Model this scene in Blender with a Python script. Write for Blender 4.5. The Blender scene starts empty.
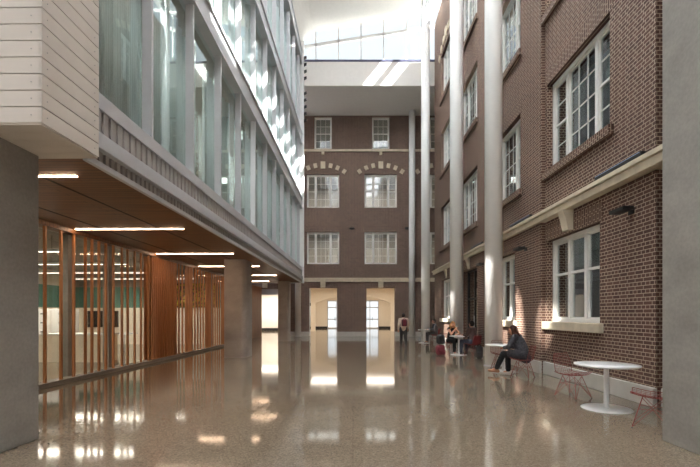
import bpy, bmesh, math, random
from mathutils import Vector, Matrix, Euler
random.seed(7)
S = bpy.context.scene
COL = S.collection
PI = math.pi
EYE = 1.54
WING = -0.0125          # the glazed wing stands a little askew to the hall

# ------------------------------------------------------------------ helpers
class MB:
    def __init__(s):
        s.bm = bmesh.new()
    def box(s, x0, x1, y0, y1, z0, z1):
        v = [s.bm.verts.new(p) for p in ((x0,y0,z0),(x1,y0,z0),(x1,y1,z0),(x0,y1,z0),(x0,y0,z1),(x1,y0,z1),(x1,y1,z1),(x0,y1,z1))]
        for f in ((0,3,2,1),(4,5,6,7),(0,1,5,4),(1,2,6,5),(2,3,7,6),(3,0,4,7)):
            s.bm.faces.new([v[i] for i in f])
        return s
    def obox(s, c, half, rot):
        n = len(s.bm.verts)
        s.box(-half[0],half[0],-half[1],half[1],-half[2],half[2])
        s.bm.verts.ensure_lookup_table()
        m = Matrix.Translation(c) @ Euler(rot).to_matrix().to_4x4()
        for v in s.bm.verts[n:]: v.co = m @ v.co
        return s
    def tube(s, p0, p1, r0, r1=None, n=8, caps=True):
        r1 = r0 if r1 is None else r1
        p0, p1 = Vector(p0), Vector(p1)
        d = (p1-p0)
        if d.length < 1e-6: return s
        d.normalize()
        a = d.orthogonal().normalized(); b = d.cross(a)
        A = []; B = []
        for i in range(n):
            t = 2*PI*i/n
            o = a*math.cos(t)+b*math.sin(t)
            A.append(s.bm.verts.new(p0+o*r0)); B.append(s.bm.verts.new(p1+o*r1))
        for i in range(n):
            j = (i+1) % n
            f = s.bm.faces.new((A[i],A[j],B[j],B[i])); f.smooth = True
        if caps:
            s.bm.faces.new(A[::-1]); s.bm.faces.new(B)
        return s
    def path(s, pts, r, n=6):
        for a, b in zip(pts, pts[1:]): s.tube(a, b, r, r, n)
        return s
    def lathe(s, prof, n=32, c=(0,0,0)):
        rings = []
        for r, z in prof:
            if r < 1e-5: rings.append([s.bm.verts.new((c[0],c[1],c[2]+z))])
            else: rings.append([s.bm.verts.new((c[0]+r*math.cos(2*PI*i/n), c[1]+r*math.sin(2*PI*i/n), c[2]+z)) for i in range(n)])
        for A, B in zip(rings, rings[1:]):
            for i in range(n):
                j = (i+1) % n
                if len(A) == 1 and len(B) == 1: continue
                if len(A) == 1: f = s.bm.faces.new((A[0],B[j],B[i]))
                elif len(B) == 1: f = s.bm.faces.new((A[i],A[j],B[0]))
                else: f = s.bm.faces.new((A[i],A[j],B[j],B[i]))
                f.smooth = True
        return s
    def ball(s, c, r, sub=2, sc=(1,1,1), rot=(0,0,0)):
        m = Matrix.Translation(c) @ Euler(rot).to_matrix().to_4x4() @ Matrix.Diagonal((sc[0]*r,sc[1]*r,sc[2]*r,1))
        r_ = bmesh.ops.create_icosphere(s.bm, subdivisions=sub, radius=1, matrix=m)
        for v in r_['verts']:
            for f in v.link_faces: f.smooth = True
        return s
    def limb(s, p0, p1, r0, r1):
        s.tube(p0, p1, r0, r1, 12); s.ball(p0, r0); s.ball(p1, r1)
        return s
    def prism(s, pts, axis, a, b):
        # closed polygon pts (2d) extruded along an axis
        def P(p, t): return {'x': (t,p[0],p[1]), 'y': (p[0],t,p[1]), 'z': (p[0],p[1],t)}[axis]
        A = [s.bm.verts.new(P(p,a)) for p in pts]; B = [s.bm.verts.new(P(p,b)) for p in pts]
        n = len(pts)
        for i in range(n):
            j = (i+1) % n
            s.bm.faces.new((A[i],A[j],B[j],B[i]))
        s.bm.faces.new(A[::-1]); s.bm.faces.new(B)
        return s
    def cells(s, axis, d0, d1, a0, a1, z0, z1, holes=()):
        As = sorted({a0,a1} | {h[0] for h in holes} | {h[1] for h in holes})
        Zs = sorted({z0,z1} | {h[2] for h in holes} | {h[3] for h in holes})
        As = [a for a in As if a0 <= a <= a1]; Zs = [z for z in Zs if z0 <= z <= z1]
        for p, q in zip(As, As[1:]):
            for u, v in zip(Zs, Zs[1:]):
                m, n = (p+q)/2, (u+v)/2
                if any(h[0] < m < h[1] and h[2] < n < h[3] for h in holes): continue
                if axis == 'x': s.box(d0,d1,p,q,u,v)
                else: s.box(p,q,d0,d1,u,v)
        return s
    def build(s, name, m, parent=None, label=None, bevel=0, loc=None):
        bmesh.ops.recalc_face_normals(s.bm, faces=s.bm.faces)
        me = bpy.data.meshes.new(name)
        s.bm.to_mesh(me); s.bm.free()
        me.materials.append(m)
        o = bpy.data.objects.new(name, me); COL.objects.link(o)
        if parent: o.parent = parent
        if label: o['label'] = label
        if loc: o.location = loc
        if bevel:
            b = o.modifiers.new('edge', 'BEVEL'); b.width = bevel; b.segments = 2; b.limit_method = 'ANGLE'
        return o

def tag(o, label, cat, group=None, kind=None):
    o['label'] = label; o['category'] = cat
    if group: o['group'] = group
    if kind: o['kind'] = kind
    return o
def thing(name, loc, label, cat, rz=0, group=None):
    o = bpy.data.objects.new(name, None); COL.objects.link(o)
    o.location = loc; o.rotation_euler.z = rz; o.empty_display_size = .1
    return tag(o, label, cat, group)
def struct(o, label, cat):
    return tag(o, label, cat, None, 'structure')
def group_root(name, label, cat, loc=(0,0,0)):
    o = bpy.data.objects.new(name, None); COL.objects.link(o); o.location = loc
    return tag(o, label, cat, None, 'structure')
def wing(o):
    o.location = Matrix.Rotation(WING, 3, 'Z') @ o.location
    o.rotation_euler.z += WING
    return o
def copy_tree(o, parent=None):
    c = o.copy(); COL.objects.link(c)
    if parent: c.parent = parent
    for ch in list(o.children): copy_tree(ch, c)
    return c

# ------------------------------------------------------------------ materials
def lin(c):
    return tuple(((x/255)/12.92 if x/255 <= .04045 else (((x/255)+.055)/1.055)**2.4) for x in c) + (1,)
def base(name):
    m = bpy.data.materials.new(name); m.use_nodes = True
    nt = m.node_tree
    return m, nt, nt.nodes['Principled BSDF'], nt.nodes, nt.links
def flat(name, c, rough=.5, metal=0, noise=.06, scale=6, spec=.5, bump=0):
    m, nt, b, N, Lk = base(name)
    b.inputs['Roughness'].default_value = rough; b.inputs['Metallic'].default_value = metal
    b.inputs['Specular IOR Level'].default_value = spec
    col = lin(c)
    tc = N.new('ShaderNodeTexCoord'); nz = N.new('ShaderNodeTexNoise'); nz.inputs['Scale'].default_value = scale; nz.inputs['Detail'].default_value = 5
    r = N.new('ShaderNodeValToRGB')
    r.color_ramp.elements[0].position = .3; r.color_ramp.elements[1].position = .7
    r.color_ramp.elements[0].color = tuple(x*(1-noise) for x in col[:3])+(1,)
    r.color_ramp.elements[1].color = tuple(min(1,x*(1+noise)) for x in col[:3])+(1,)
    Lk.new(tc.outputs['Object'], nz.inputs['Vector']); Lk.new(nz.outputs['Fac'], r.inputs['Fac']); Lk.new(r.outputs['Color'], b.inputs['Base Color'])
    if bump:
        bp = N.new('ShaderNodeBump'); bp.inputs['Strength'].default_value = bump; bp.inputs['Distance'].default_value = .01
        Lk.new(nz.outputs['Fac'], bp.inputs['Height']); Lk.new(bp.outputs['Normal'], b.inputs['Normal'])
    return m
def wallcoords(N, Lk, rotate=False):
    # brickwork coordinates: along the wall and up
    tc = N.new('ShaderNodeTexCoord'); g = N.new('ShaderNodeNewGeometry')
    sp = N.new('ShaderNodeSeparateXYZ'); Lk.new(tc.outputs['Object'], sp.inputs[0])
    sn = N.new('ShaderNodeSeparateXYZ'); Lk.new(g.outputs['True Normal'], sn.inputs[0])
    ab = N.new('ShaderNodeMath'); ab.operation = 'ABSOLUTE'; Lk.new(sn.outputs['X'], ab.inputs[0])
    gt = N.new('ShaderNodeMath'); gt.operation = 'GREATER_THAN'; gt.inputs[1].default_value = .5; Lk.new(ab.outputs[0], gt.inputs[0])
    mx = N.new('ShaderNodeMix'); mx.data_type = 'FLOAT'
    Lk.new(gt.outputs[0], mx.inputs[0]); Lk.new(sp.outputs['X'], mx.inputs[2]); Lk.new(sp.outputs['Y'], mx.inputs[3])
    cb = N.new('ShaderNodeCombineXYZ')
    if rotate:
        Lk.new(sp.outputs['Z'], cb.inputs['X']); Lk.new(mx.outputs[0], cb.inputs['Y'])
    else:
        Lk.new(mx.outputs[0], cb.inputs['X']); Lk.new(sp.outputs['Z'], cb.inputs['Y'])
    return cb, tc
def brick_mat(name, c1, c2, cm, rotate=False, mortar=.0055):
    m, nt, b, N, Lk = base(name)
    cb, tc = wallcoords(N, Lk, rotate)
    br = N.new('ShaderNodeTexBrick')
    br.inputs['Scale'].default_value = 1; br.inputs['Brick Width'].default_value = .205; br.inputs['Row Height'].default_value = .0685
    br.inputs['Mortar Size'].default_value = mortar; br.inputs['Mortar Smooth'].default_value = .15; br.inputs['Bias'].default_value = -.1
    br.squash = .5; br.squash_frequency = 2
    br.inputs['Color1'].default_value = lin(c1); br.inputs['Color2'].default_value = lin(c2); br.inputs['Mortar'].default_value = lin(cm)
    Lk.new(cb.outputs[0], br.inputs['Vector'])
    nz = N.new('ShaderNodeTexNoise'); nz.inputs['Scale'].default_value = .7; nz.inputs['Detail'].default_value = 6
    Lk.new(tc.outputs['Object'], nz.inputs['Vector'])
    mr = N.new('ShaderNodeMapRange'); mr.inputs['To Min'].default_value = .82; mr.inputs['To Max'].default_value = 1.15
    Lk.new(nz.outputs['Fac'], mr.inputs['Value'])
    mm = N.new('ShaderNodeMix'); mm.data_type = 'RGBA'; mm.blend_type = 'MULTIPLY'; mm.inputs[0].default_value = 1
    Lk.new(br.outputs['Color'], mm.inputs[6]); Lk.new(mr.outputs[0], mm.inputs[7]); Lk.new(mm.outputs[2], b.inputs['Base Color'])
    b.inputs['Roughness'].default_value = .8
    bp = N.new('ShaderNodeBump'); bp.inputs['Strength'].default_value = .5; bp.inputs['Distance'].default_value = .006; bp.invert = True
    Lk.new(br.outputs['Fac'], bp.inputs['Height']); Lk.new(bp.outputs['Normal'], b.inputs['Normal'])
    return m
def glass_mat(name, tint, refl, rough=.0, gtint=(1,1,1)):
    m, nt, b, N, Lk = base(name)
    N.remove(b); out = N['Material Output']
    tr = N.new('ShaderNodeBsdfTransparent'); tr.inputs[0].default_value = tint+(1,)
    gl = N.new('ShaderNodeBsdfGlossy'); gl.inputs['Roughness'].default_value = rough; gl.inputs[0].default_value = gtint+(1,)
    lw = N.new('ShaderNodeLayerWeight'); lw.inputs['Blend'].default_value = .5
    pw = N.new('ShaderNodeMath'); pw.operation = 'POWER'; pw.inputs[1].default_value = 4.5; Lk.new(lw.outputs['Facing'], pw.inputs[0])
    mr = N.new('ShaderNodeMapRange'); mr.inputs['To Min'].default_value = refl; mr.inputs['To Max'].default_value = 1; Lk.new(pw.outputs[0], mr.inputs['Value'])
    mx = N.new('ShaderNodeMixShader')
    Lk.new(mr.outputs[0], mx.inputs[0]); Lk.new(tr.outputs[0], mx.inputs[1]); Lk.new(gl.outputs[0], mx.inputs[2]); Lk.new(mx.outputs[0], out.inputs[0])
    return m
def emit(name, c, s):
    m, nt, b, N, Lk = base(name)
    b.inputs['Base Color'].default_value = lin(c); b.inputs['Emission Color'].default_value = lin(c); b.inputs['Emission Strength'].default_value = s
    return m
def wood_mat(name, c1, c2, along='x', plank=None, rough=.45):
    m, nt, b, N, Lk = base(name)
    tc = N.new('ShaderNodeTexCoord'); mp = N.new('ShaderNodeMapping')
    sc = {'x': (.6,14,14), 'y': (14,.6,14), 'z': (14,14,.6)}[along]
    mp.inputs['Scale'].default_value = sc
    nz = N.new('ShaderNodeTexNoise'); nz.inputs['Scale'].default_value = 1.6; nz.inputs['Detail'].default_value = 6; nz.inputs['Roughness'].default_value = .6
    r = N.new('ShaderNodeValToRGB'); r.color_ramp.elements[0].position = .3; r.color_ramp.elements[1].position = .72
    r.color_ramp.elements[0].color = lin(c1); r.color_ramp.elements[1].color = lin(c2)
    Lk.new(tc.outputs['Object'], mp.inputs[0]); Lk.new(mp.outputs[0], nz.inputs['Vector']); Lk.new(nz.outputs['Fac'], r.inputs['Fac'])
    src = r.outputs['Color']
    if plank:
        br = N.new('ShaderNodeTexBrick'); br.inputs['Scale'].default_value = 1; br.inputs['Brick Width'].default_value = 3.2; br.inputs['Row Height'].default_value = plank
        br.inputs['Mortar Size'].default_value = .007; br.inputs['Color1'].default_value = (1,1,1,1); br.inputs['Color2'].default_value = (.78,.78,.78,1); br.inputs['Mortar'].default_value = (.25,.22,.2,1)
        Lk.new(tc.outputs['Object'], br.inputs['Vector'])
        mm = N.new('ShaderNodeMix'); mm.data_type = 'RGBA'; mm.blend_type = 'MULTIPLY'; mm.inputs[0].default_value = 1
        Lk.new(src, mm.inputs[6]); Lk.new(br.outputs['Color'], mm.inputs[7]); src = mm.outputs[2]
    Lk.new(src, b.inputs['Base Color']); b.inputs['Roughness'].default_value = rough
    return m
def floor_mat():
    m, nt, b, N, Lk = base('polished_aggregate')
    tc = N.new('ShaderNodeTexCoord')
    vo = N.new('ShaderNodeTexVoronoi'); vo.inputs['Scale'].default_value = 75; vo.inputs['Randomness'].default_value = 1
    nz = N.new('ShaderNodeTexNoise'); nz.inputs['Scale'].default_value = .45; nz.inputs['Detail'].default_value = 5
    n2 = N.new('ShaderNodeTexNoise'); n2.inputs['Scale'].default_value = 30; n2.inputs['Detail'].default_value = 4
    for x in (vo, nz, n2): Lk.new(tc.outputs['Object'], x.inputs['Vector'])
    sp = N.new('ShaderNodeSeparateColor'); Lk.new(vo.outputs['Color'], sp.inputs[0])
    r = N.new('ShaderNodeValToRGB'); e = r.color_ramp.elements
    e[0].position = 0; e[0].color = lin((110,99,84)); e[1].position = 1; e[1].color = lin((150,137,119))
    for p, c in ((.3,(124,111,94)),(.6,(131,118,101)),(.85,(139,126,108))):
        k = e.new(p); k.color = lin(c)
    Lk.new(sp.outputs[0], r.inputs['Fac'])
    mr = N.new('ShaderNodeMapRange'); mr.inputs['To Min'].default_value = .8; mr.inputs['To Max'].default_value = 1.2; Lk.new(nz.outputs['Fac'], mr.inputs['Value'])
    mm = N.new('ShaderNodeMix'); mm.data_type = 'RGBA'; mm.blend_type = 'MULTIPLY'; mm.inputs[0].default_value = 1
    Lk.new(r.outputs[0], mm.inputs[6]); Lk.new(mr.outputs[0], mm.inputs[7]); 
    br = N.new('ShaderNodeTexBrick'); br.inputs['Scale'].default_value = 1; br.inputs['Brick Width'].default_value = 5.2; br.inputs['Row Height'].default_value = 4.7; br.offset = 0
    br.inputs['Mortar Size'].default_value = .006; br.inputs['Color1'].default_value = (1,1,1,1); br.inputs['Color2'].default_value = (.97,.97,.97,1); br.inputs['Mortar'].default_value = (.86,.85,.84,1)
    Lk.new(tc.outputs['Object'], br.inputs['Vector'])
    m2 = N.new('ShaderNodeMix'); m2.data_type = 'RGBA'; m2.blend_type = 'MULTIPLY'; m2.inputs[0].default_value = 1
    Lk.new(mm.outputs[2], m2.inputs[6]); Lk.new(br.outputs['Color'], m2.inputs[7]); Lk.new(m2.outputs[2], b.inputs['Base Color'])
    mr2 = N.new('ShaderNodeMapRange'); mr2.inputs['To Min'].default_value = .04; mr2.inputs['To Max'].default_value = .11; Lk.new(nz.outputs['Fac'], mr2.inputs['Value'])
    Lk.new(mr2.outputs[0], b.inputs['Roughness'])
    b.inputs['Specular IOR Level'].default_value = .65
    bp = N.new('ShaderNodeBump'); bp.inputs['Strength'].default_value = .012; bp.inputs['Distance'].default_value = .0006
    Lk.new(n2.outputs['Fac'], bp.inputs['Height']); Lk.new(bp.outputs['Normal'], b.inputs['Normal'])
    return m
def concrete_mat(name, c):
    m, nt, b, N, Lk = base(name)
    tc = N.new('ShaderNodeTexCoord')
    mp = N.new('ShaderNodeMapping'); mp.inputs['Scale'].default_value = (1,1,1.8); Lk.new(tc.outputs['Object'], mp.inputs[0])
    n1 = N.new('ShaderNodeTexNoise'); n1.inputs['Scale'].default_value = 1.1; n1.inputs['Detail'].default_value = 8
    n2 = N.new('ShaderNodeTexNoise'); n2.inputs['Scale'].default_value = 26; n2.inputs['Detail'].default_value = 6
    Lk.new(mp.outputs[0], n1.inputs['Vector']); Lk.new(tc.outputs['Object'], n2.inputs['Vector'])
    ad = N.new('ShaderNodeMix'); ad.data_type = 'FLOAT'; ad.inputs[0].default_value = .3; Lk.new(n1.outputs['Fac'], ad.inputs[2]); Lk.new(n2.outputs['Fac'], ad.inputs[3])
    r = N.new('ShaderNodeValToRGB'); c_ = lin(c)
    r.color_ramp.elements[0].position = .35; r.color_ramp.elements[1].position = .65
    r.color_ramp.elements[0].color = tuple(x*.8 for x in c_[:3])+(1,); r.color_ramp.elements[1].color = tuple(x*1.18 for x in c_[:3])+(1,)
    Lk.new(ad.outputs[0], r.inputs['Fac']); Lk.new(r.outputs[0], b.inputs['Base Color']); b.inputs['Roughness'].default_value = .7
    bp = N.new('ShaderNodeBump'); bp.inputs['Strength'].default_value = .15; bp.inputs['Distance'].default_value = .004
    Lk.new(n2.outputs['Fac'], bp.inputs['Height']); Lk.new(bp.outputs['Normal'], b.inputs['Normal'])
    return m

def sheer(name, c):
    m, nt, b, N, Lk = base(name); N.remove(b)
    d = N.new('ShaderNodeBsdfDiffuse'); t = N.new('ShaderNodeBsdfTranslucent'); mx = N.new('ShaderNodeMixShader'); mx.inputs[0].default_value = .45
    tc = N.new('ShaderNodeTexCoord'); wv = N.new('ShaderNodeTexWave'); wv.bands_direction = 'Y'; wv.inputs['Scale'].default_value = 14; wv.inputs['Distortion'].default_value = 1
    Lk.new(tc.outputs['Object'], wv.inputs['Vector'])
    r = N.new('ShaderNodeValToRGB'); k = lin(c)
    r.color_ramp.elements[0].color = tuple(x*.85 for x in k[:3])+(1,); r.color_ramp.elements[1].color = k
    Lk.new(wv.outputs['Fac'], r.inputs['Fac'])
    for x in (d, t): Lk.new(r.outputs[0], x.inputs[0])
    Lk.new(d.outputs[0], mx.inputs[1]); Lk.new(t.outputs[0], mx.inputs[2]); Lk.new(mx.outputs[0], N['Material Output'].inputs[0])
    return m
M = dict(
    floor=floor_mat(),
    brick=brick_mat('brown_red_brick', (100,70,59), (76,52,45), (176,157,138), mortar=.0075),
    soldier=brick_mat('brick_soldier_course', (98,69,58), (76,52,45), (176,157,138), True, .0075),
    brick_back=brick_mat('plum_brown_brick', (108,84,73), (82,63,54), (160,142,126)),
    soldier_back=brick_mat('plum_brick_soldier', (106,82,71), (82,62,53), (160,142,126), True),
    lime=flat('limestone', (212,200,178), .75, noise=.1, scale=5, bump=.1),
    curbstone=flat('grey_limestone', (196,194,188), .6, noise=.08, scale=3),
    concrete=concrete_mat('smooth_concrete', (150,146,140)),
    concrete_warm=concrete_mat('column_concrete', (168,158,148)),
    white_steel=flat('white_painted_steel', (248,249,248), .35, noise=.015),
    white_wall=flat('white_plaster', (238,236,232), .8, noise=.02),
    cream=flat('cream_plaster', (238,228,212), .8, noise=.03),
    teal=flat('teal_paint', (88,130,118), .7),
    alu=flat('silver_grey_aluminium', (204,206,210), .4, metal=.1, noise=.03),
    alu_dark=flat('grey_ribbed_metal', (172,168,165), .45, metal=.1, noise=.05),
    dark_metal=flat('dark_metal', (38,38,40), .45, metal=.3),
    siding=flat('pale_grey_siding', (222,215,206), .6, noise=.03, scale=3),
    groove=flat('dark_siding_joint', (60,54,50), .8),
    soffit_wood=wood_mat('soffit_boards', (104,66,38), (140,94,56), 'x', .105),
    slat_wood=wood_mat('slat_oak', (168,108,66), (198,138,92), 'z'),
    panel_wood=wood_mat('oak_panel', (162,104,64), (192,132,88), 'z'),
    frame_white=flat('white_window_paint', (236,236,232), .45, noise=.015),
    glass_win=glass_mat('window_glass', (.82,.87,.89), .08),
    glass_fac=glass_mat('facade_glass', (.93,.965,.96), .06, gtint=(.92,1,.99)),
    glass_clear=glass_mat('clear_glass', (.96,.98,.975), .035),
    curtain=sheer('pale_curtain', (222,231,230)),
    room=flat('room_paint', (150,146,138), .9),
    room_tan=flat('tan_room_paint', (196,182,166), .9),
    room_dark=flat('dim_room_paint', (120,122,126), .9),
    shade=flat('roller_shade_cloth', (228,228,224), .9),
    led=emit('warm_led', (255,214,178), 26),
    led_cool=emit('white_led', (255,240,222), 3.5),
    table_white=flat('white_laminate', (240,240,240), .3, noise=.01),
    red_wire=flat('red_wire_paint', (134,50,42), .4, noise=.05),
    red_pad=flat('dark_red_pad', (120,36,36), .8),
    black=flat('black_plastic', (24,24,26), .5),
    screen=flat('black_screen', (14,12,12), .12),
    skin=flat('skin', (206,152,124), .55, noise=.04),
    skin_brown=flat('brown_skin', (150,104,82), .55, noise=.04),
    hair_blond=flat('blond_hair', (176,128,84), .6, spec=.15, noise=.25, scale=30),
    hair_brown=flat('brown_hair', (74,46,34), .55, spec=.15, noise=.25, scale=30),
    hair_dark=flat('dark_hair', (36,28,26), .55, spec=.15, noise=.2, scale=30),
    coat_grey=flat('charcoal_tweed', (62,62,68), .9, noise=.55, scale=22),
    cloth_black=flat('black_cloth', (26,27,32), .85, noise=.15),
    cloth_brown=flat('dark_brown_shirt', (74,54,50), .85, noise=.15),
    cloth_grey=flat('grey_sweater', (66,66,70), .85, noise=.1),
    cloth_beige=flat('beige_sweater', (204,184,166), .85, noise=.08),
    jeans=flat('grey_blue_denim', (72,80,96), .85, noise=.15, scale=25),
    trousers=flat('dark_grey_trousers', (58,58,60), .85, noise=.1),
    shoe_white=flat('white_shoe', (226,222,216), .5),
    shoe_tan=flat('tan_shoe', (168,120,86), .5),
    shoe_dark=flat('dark_shoe', (40,36,36), .5),
    maroon=flat('maroon_nylon', (112,32,46), .7, noise=.1),
    nylon_dark=flat('dark_grey_nylon', (52,50,52), .7, noise=.1),
    moss=flat('yellow_green_moss', (156,148,50), .95, noise=.7, scale=7),
)

# ------------------------------------------------------------------ setting: floor
f = MB().box(-16, 9, -6, 60, -.2, 0).build('floor', M['floor'])
struct(f, 'polished tan aggregate concrete floor of the hall', 'floor')

# ------------------------------------------------------------------ windows
WN = [0]
def window(axis, plane, a0, a1, z0, z1, label, style, sill=None, shade=0, flip=1):
    """axis x: wall faces -x (plane = wall face, recess goes +x). axis y: wall faces -y."""
    WN[0] += 1
    root = group_root('window_%d' % WN[0], label, 'window')
    rec = plane + .14
    def bx(mb, p, q, u, v, d0, d1):
        if axis == 'x': mb.box(d0, d1, p, q, u, v)
        else: mb.box(p, q, d0, d1, u, v)
    w, h = a1-a0, z1-z0
    t = .085
    fr = MB()
    bx(fr, a0, a0+t, z0, z1, rec, rec+.12); bx(fr, a1-t, a1, z0, z1, rec, rec+.12)
    bx(fr, a0+t, a1-t, z1-t*1.2, z1, rec, rec+.12); bx(fr, a0+t, a1-t, z0, z0+t, rec, rec+.12)
    lights = []
    if style in ('triple', 'thirds'):
        k = .27 if style == 'triple' else .345
        m1, m2 = a0+w*k, a1-w*k
        for m in (m1, m2): bx(fr, m-.05, m+.05, z0+t, z1-t*1.2, rec+.01, rec+.12)
        lights = [(a0+t, m1-.05, 1), (m1+.05, m2-.05, 3), (m2+.05, a1-t, 1)]
    else:
        lights = [(a0+t, a1-t, 3)]
    fr.build('frame', M['frame_white'], root, bevel=.006)
    zt, zb = z1-t*1.2, z0+t
    for (p, q, n) in lights:
        sash = MB(); s_ = .035
        bx(sash, p, p+s_, zb, zt, rec+.05, rec+.1); bx(sash, q-s_, q, zb, zt, rec+.05, rec+.1)
        bx(sash, p, q, zt-s_, zt, rec+.05, rec+.1); bx(sash, p, q, zb, zb+s_, rec+.05, rec+.1)
        if style == 'thirds':
            zm = zt-(zt-zb)*.42; bx(sash, p, q, zm-.03, zm+.03, rec+.03, rec+.1)
        else:
            if n == 1 or style == 'single':
                zm = (zt+zb)/2; bx(sash, p, q, zm-.025, zm+.025, rec+.04, rec+.1)
            for i in range(1, n):
                a = p+(q-p)*i/n; bx(sash, a-.012, a+.012, zb, zt, rec+.065, rec+.09)
            for i in range(1, 4):
                z = zb+(zt-zb)*i/4; bx(sash, p, q, z-.012, z+.012, rec+.065, rec+.09)
        sash.build('sash', M['frame_white'], root)
    g = MB(); bx(g, a0+t, a1-t, zb, zt, rec+.074, rec+.080)
    g.build('pane', M['glass_win'], root)
    if shade:
        s = MB(); bx(s, a0+t, a1-t, zt-(zt-zb)*shade, zt, rec+.2, rec+.21)
        s.build('roller_shade', M['shade'], root)
    if sill:
        s = MB()
        if axis == 'x': s.box(plane-.1, rec+.02, a0-.12, a1+.12, z0-.2, z0-.001)
        else: s.box(a0-.05, a1+.05, plane-.05, rec+.02, z0-.12, z0-.001)
        s.build('sill', M['lime'] if sill == 'stone' else M['soldier'], root, bevel=.015)
    return root

# ------------------------------------------------------------------ right brick wall
A, B, C = 5.06, 4.955, 5.19
ROWS = {1: (5.26, 7.52), 2: (9.38, 11.72), 3: (13.5, 16.0)}
TOP = 19.1
holesC = [(4.2, 6.35, 1.37, 3.46)]
holesA = [(8.2, 10.42, 1.37, 3.46), (7.88, 10.42, *ROWS[1]), (7.88, 10.42, *ROWS[2]), (7.88, 10.42, *ROWS[3])]
bays = [(11.84, 14.3), (15.95, 18.4), (20.0, 22.45)]
holesB = [(12.25, 14.4, 1.37, 3.46), (15.95, 18.0, 0.0, 3.5), (20.0, 22.4, 1.37, 3.46)]
for b in bays:
    for r in ROWS.values(): holesB.append((*b, *r))
w = MB()
w.cells('x', C, 5.75, -4.3, 6.68, 0, TOP, holesC)
w.cells('x', A, 5.75, 6.68, 10.54, 0, TOP, holesA)
w.cells('x', B, 5.75, 10.54, 24.3, 0, TOP, holesB)
wr = w.build('wall_right', M['brick'])
struct(wr, 'tall brown brick wall on the right with rows of white windows', 'wall')
sl = MB()
for (p, a0, a1, z0, z1) in [(A,)+h for h in holesA] + [(B,)+h for h in holesB]:
    if z0 > .5: sl.box(p-.006, p+.09, a0-.1, a1+.1, z1+.001, z1+.40)
sl.build('lintel', M['soldier'], wr, 'soldier course of upright bricks')

rows_txt = {1: 'second storey', 2: 'third storey', 3: 'top storey'}
window('x', C, 4.2, 6.35, 1.37, 3.46, 'white ground floor window nearest the camera, half hidden by the right concrete pier', 'thirds', 'stone')
window('x', A, 8.2, 10.42, 1.37, 3.46, 'white triple ground floor window on stone sill behind the round white table', 'thirds', 'stone')
window('x', A, 7.88, 10.42, *ROWS[1], 'large white gridded second storey window beside the right concrete pier', 'triple', 'brick')
window('x', A, 7.88, 10.42, *ROWS[2], 'third storey window at the top edge, nearest on the right brick wall', 'triple', 'brick')
window('x', B, 12.25, 14.4, 1.37, 3.46, 'white ground floor window behind the woman in the grey coat', 'thirds', 'stone')
window('x', B, 20.0, 22.4, 1.37, 3.46, 'white ground floor window farthest along the right wall past the dark door', 'thirds', 'stone')
btxt = ['just right of the nearest white column', 'between the two nearer white columns', 'farthest along the right wall']
for (b, t) in zip(bays, btxt):
    for r in (1, 2, 3):
        window('x', B, b[0], b[1], *ROWS[r], 'white gridded %s window %s' % (rows_txt[r], t), 'triple', 'brick')

# the dark door in the right wall
d = group_root('door_1', 'tall dark framed glass door with transom in the right brick wall', 'door')
fr = MB(); X = B+.2
for y in (15.95, 16.95, 17.92): fr.box(X, X+.1, y, y+.08, 0, 3.5)
for z in (0, 2.2, 3.42): fr.box(X, X+.1, 15.95, 18.0, z, z+.08)
fr.build('frame', M['dark_metal'], d)
MB().box(X+.04, X+.05, 16.03, 17.92, .08, 3.42).build('pane', M['glass_win'], d)
MB().box(X-.06, X-.03, 16.86, 16.89, .8, 1.5).build('handle', M['alu'], d)

# stone belt, brackets, curb
tr = MB().box(4.86, B+.01, -4, 24.4, 3.97, 4.12).box(4.81, B+.01, -4, 24.45, 4.12, 4.21).build('trim_1', M['lime'], bevel=.012)
struct(tr, 'pale limestone belt course along the right brick wall', 'trim')
MB().box(B, C+.02, -4.0, 10.545, 3.97, 4.21).build('backing_course', M['lime'], tr)
for y in (5.3, 9.3, 13.3, 17.1, 21.2):
    c = MB()
    c.prism([(4.80,3.97),(B+.12,3.97),(B+.12,3.5),(4.93,3.5),(4.90,3.62),(4.87,3.78)], 'y', y-.13, y+.13)
    c.build('bracket', M['lime'], tr, bevel=.01)
cb = MB()
cb.box(5.12, C+.01, -4.0, 6.66, 0, .32).box(4.99, A+.01, 6.66, 10.52, 0, .32)
cb.box(4.885, B+.01, 10.52, 15.95, 0, .32).box(4.885, B+.01, 18.0, 24.35, 0, .32)
cb = cb.build('baseboard_right', M['curbstone'], bevel=.012)
struct(cb, 'grey stone plinth along the foot of the right brick wall', 'plinth')
ar = MB()
def arch(mb_stone, mb_brick, along, face, c, zc, axis):
    R = 2.72; zo = zc-R
    for i, x in enumerate((-1.53,-1.05,-.55,0,.55,1.05,1.53)):
        th = math.asin(x/R); hw, hh = (.17,.25) if i == 3 else (.13,.16)
        zz = zo+R*math.cos(th)
        if axis == 'y': mb_stone.obox((c+x, face-.02, zz), (hw,.05,hh), (0,th,0))
        else: mb_stone.obox((face-.02, c+x, zz), (.05,hw,hh), (-th,0,0))
    n = 14
    pin = [(c+R2*math.sin(t), zo+R2*math.cos(t)) for R2, sg in ((R-.19,1),(R+.17,-1)) for t in [sg*(-.6+1.2*k/n) for k in range(n+1)]]
    mb_brick.prism(pin, axis, face-.012, face+.03)
st, bk = MB(), MB()
arch(st, bk, 0, B, 21.22, 16.55, 'x')
ao = st.build('voussoir', M['lime'], wr, 'pale stone arch blocks over the top far window')
bk.build('brick_arch', M['soldier'], wr)

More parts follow.
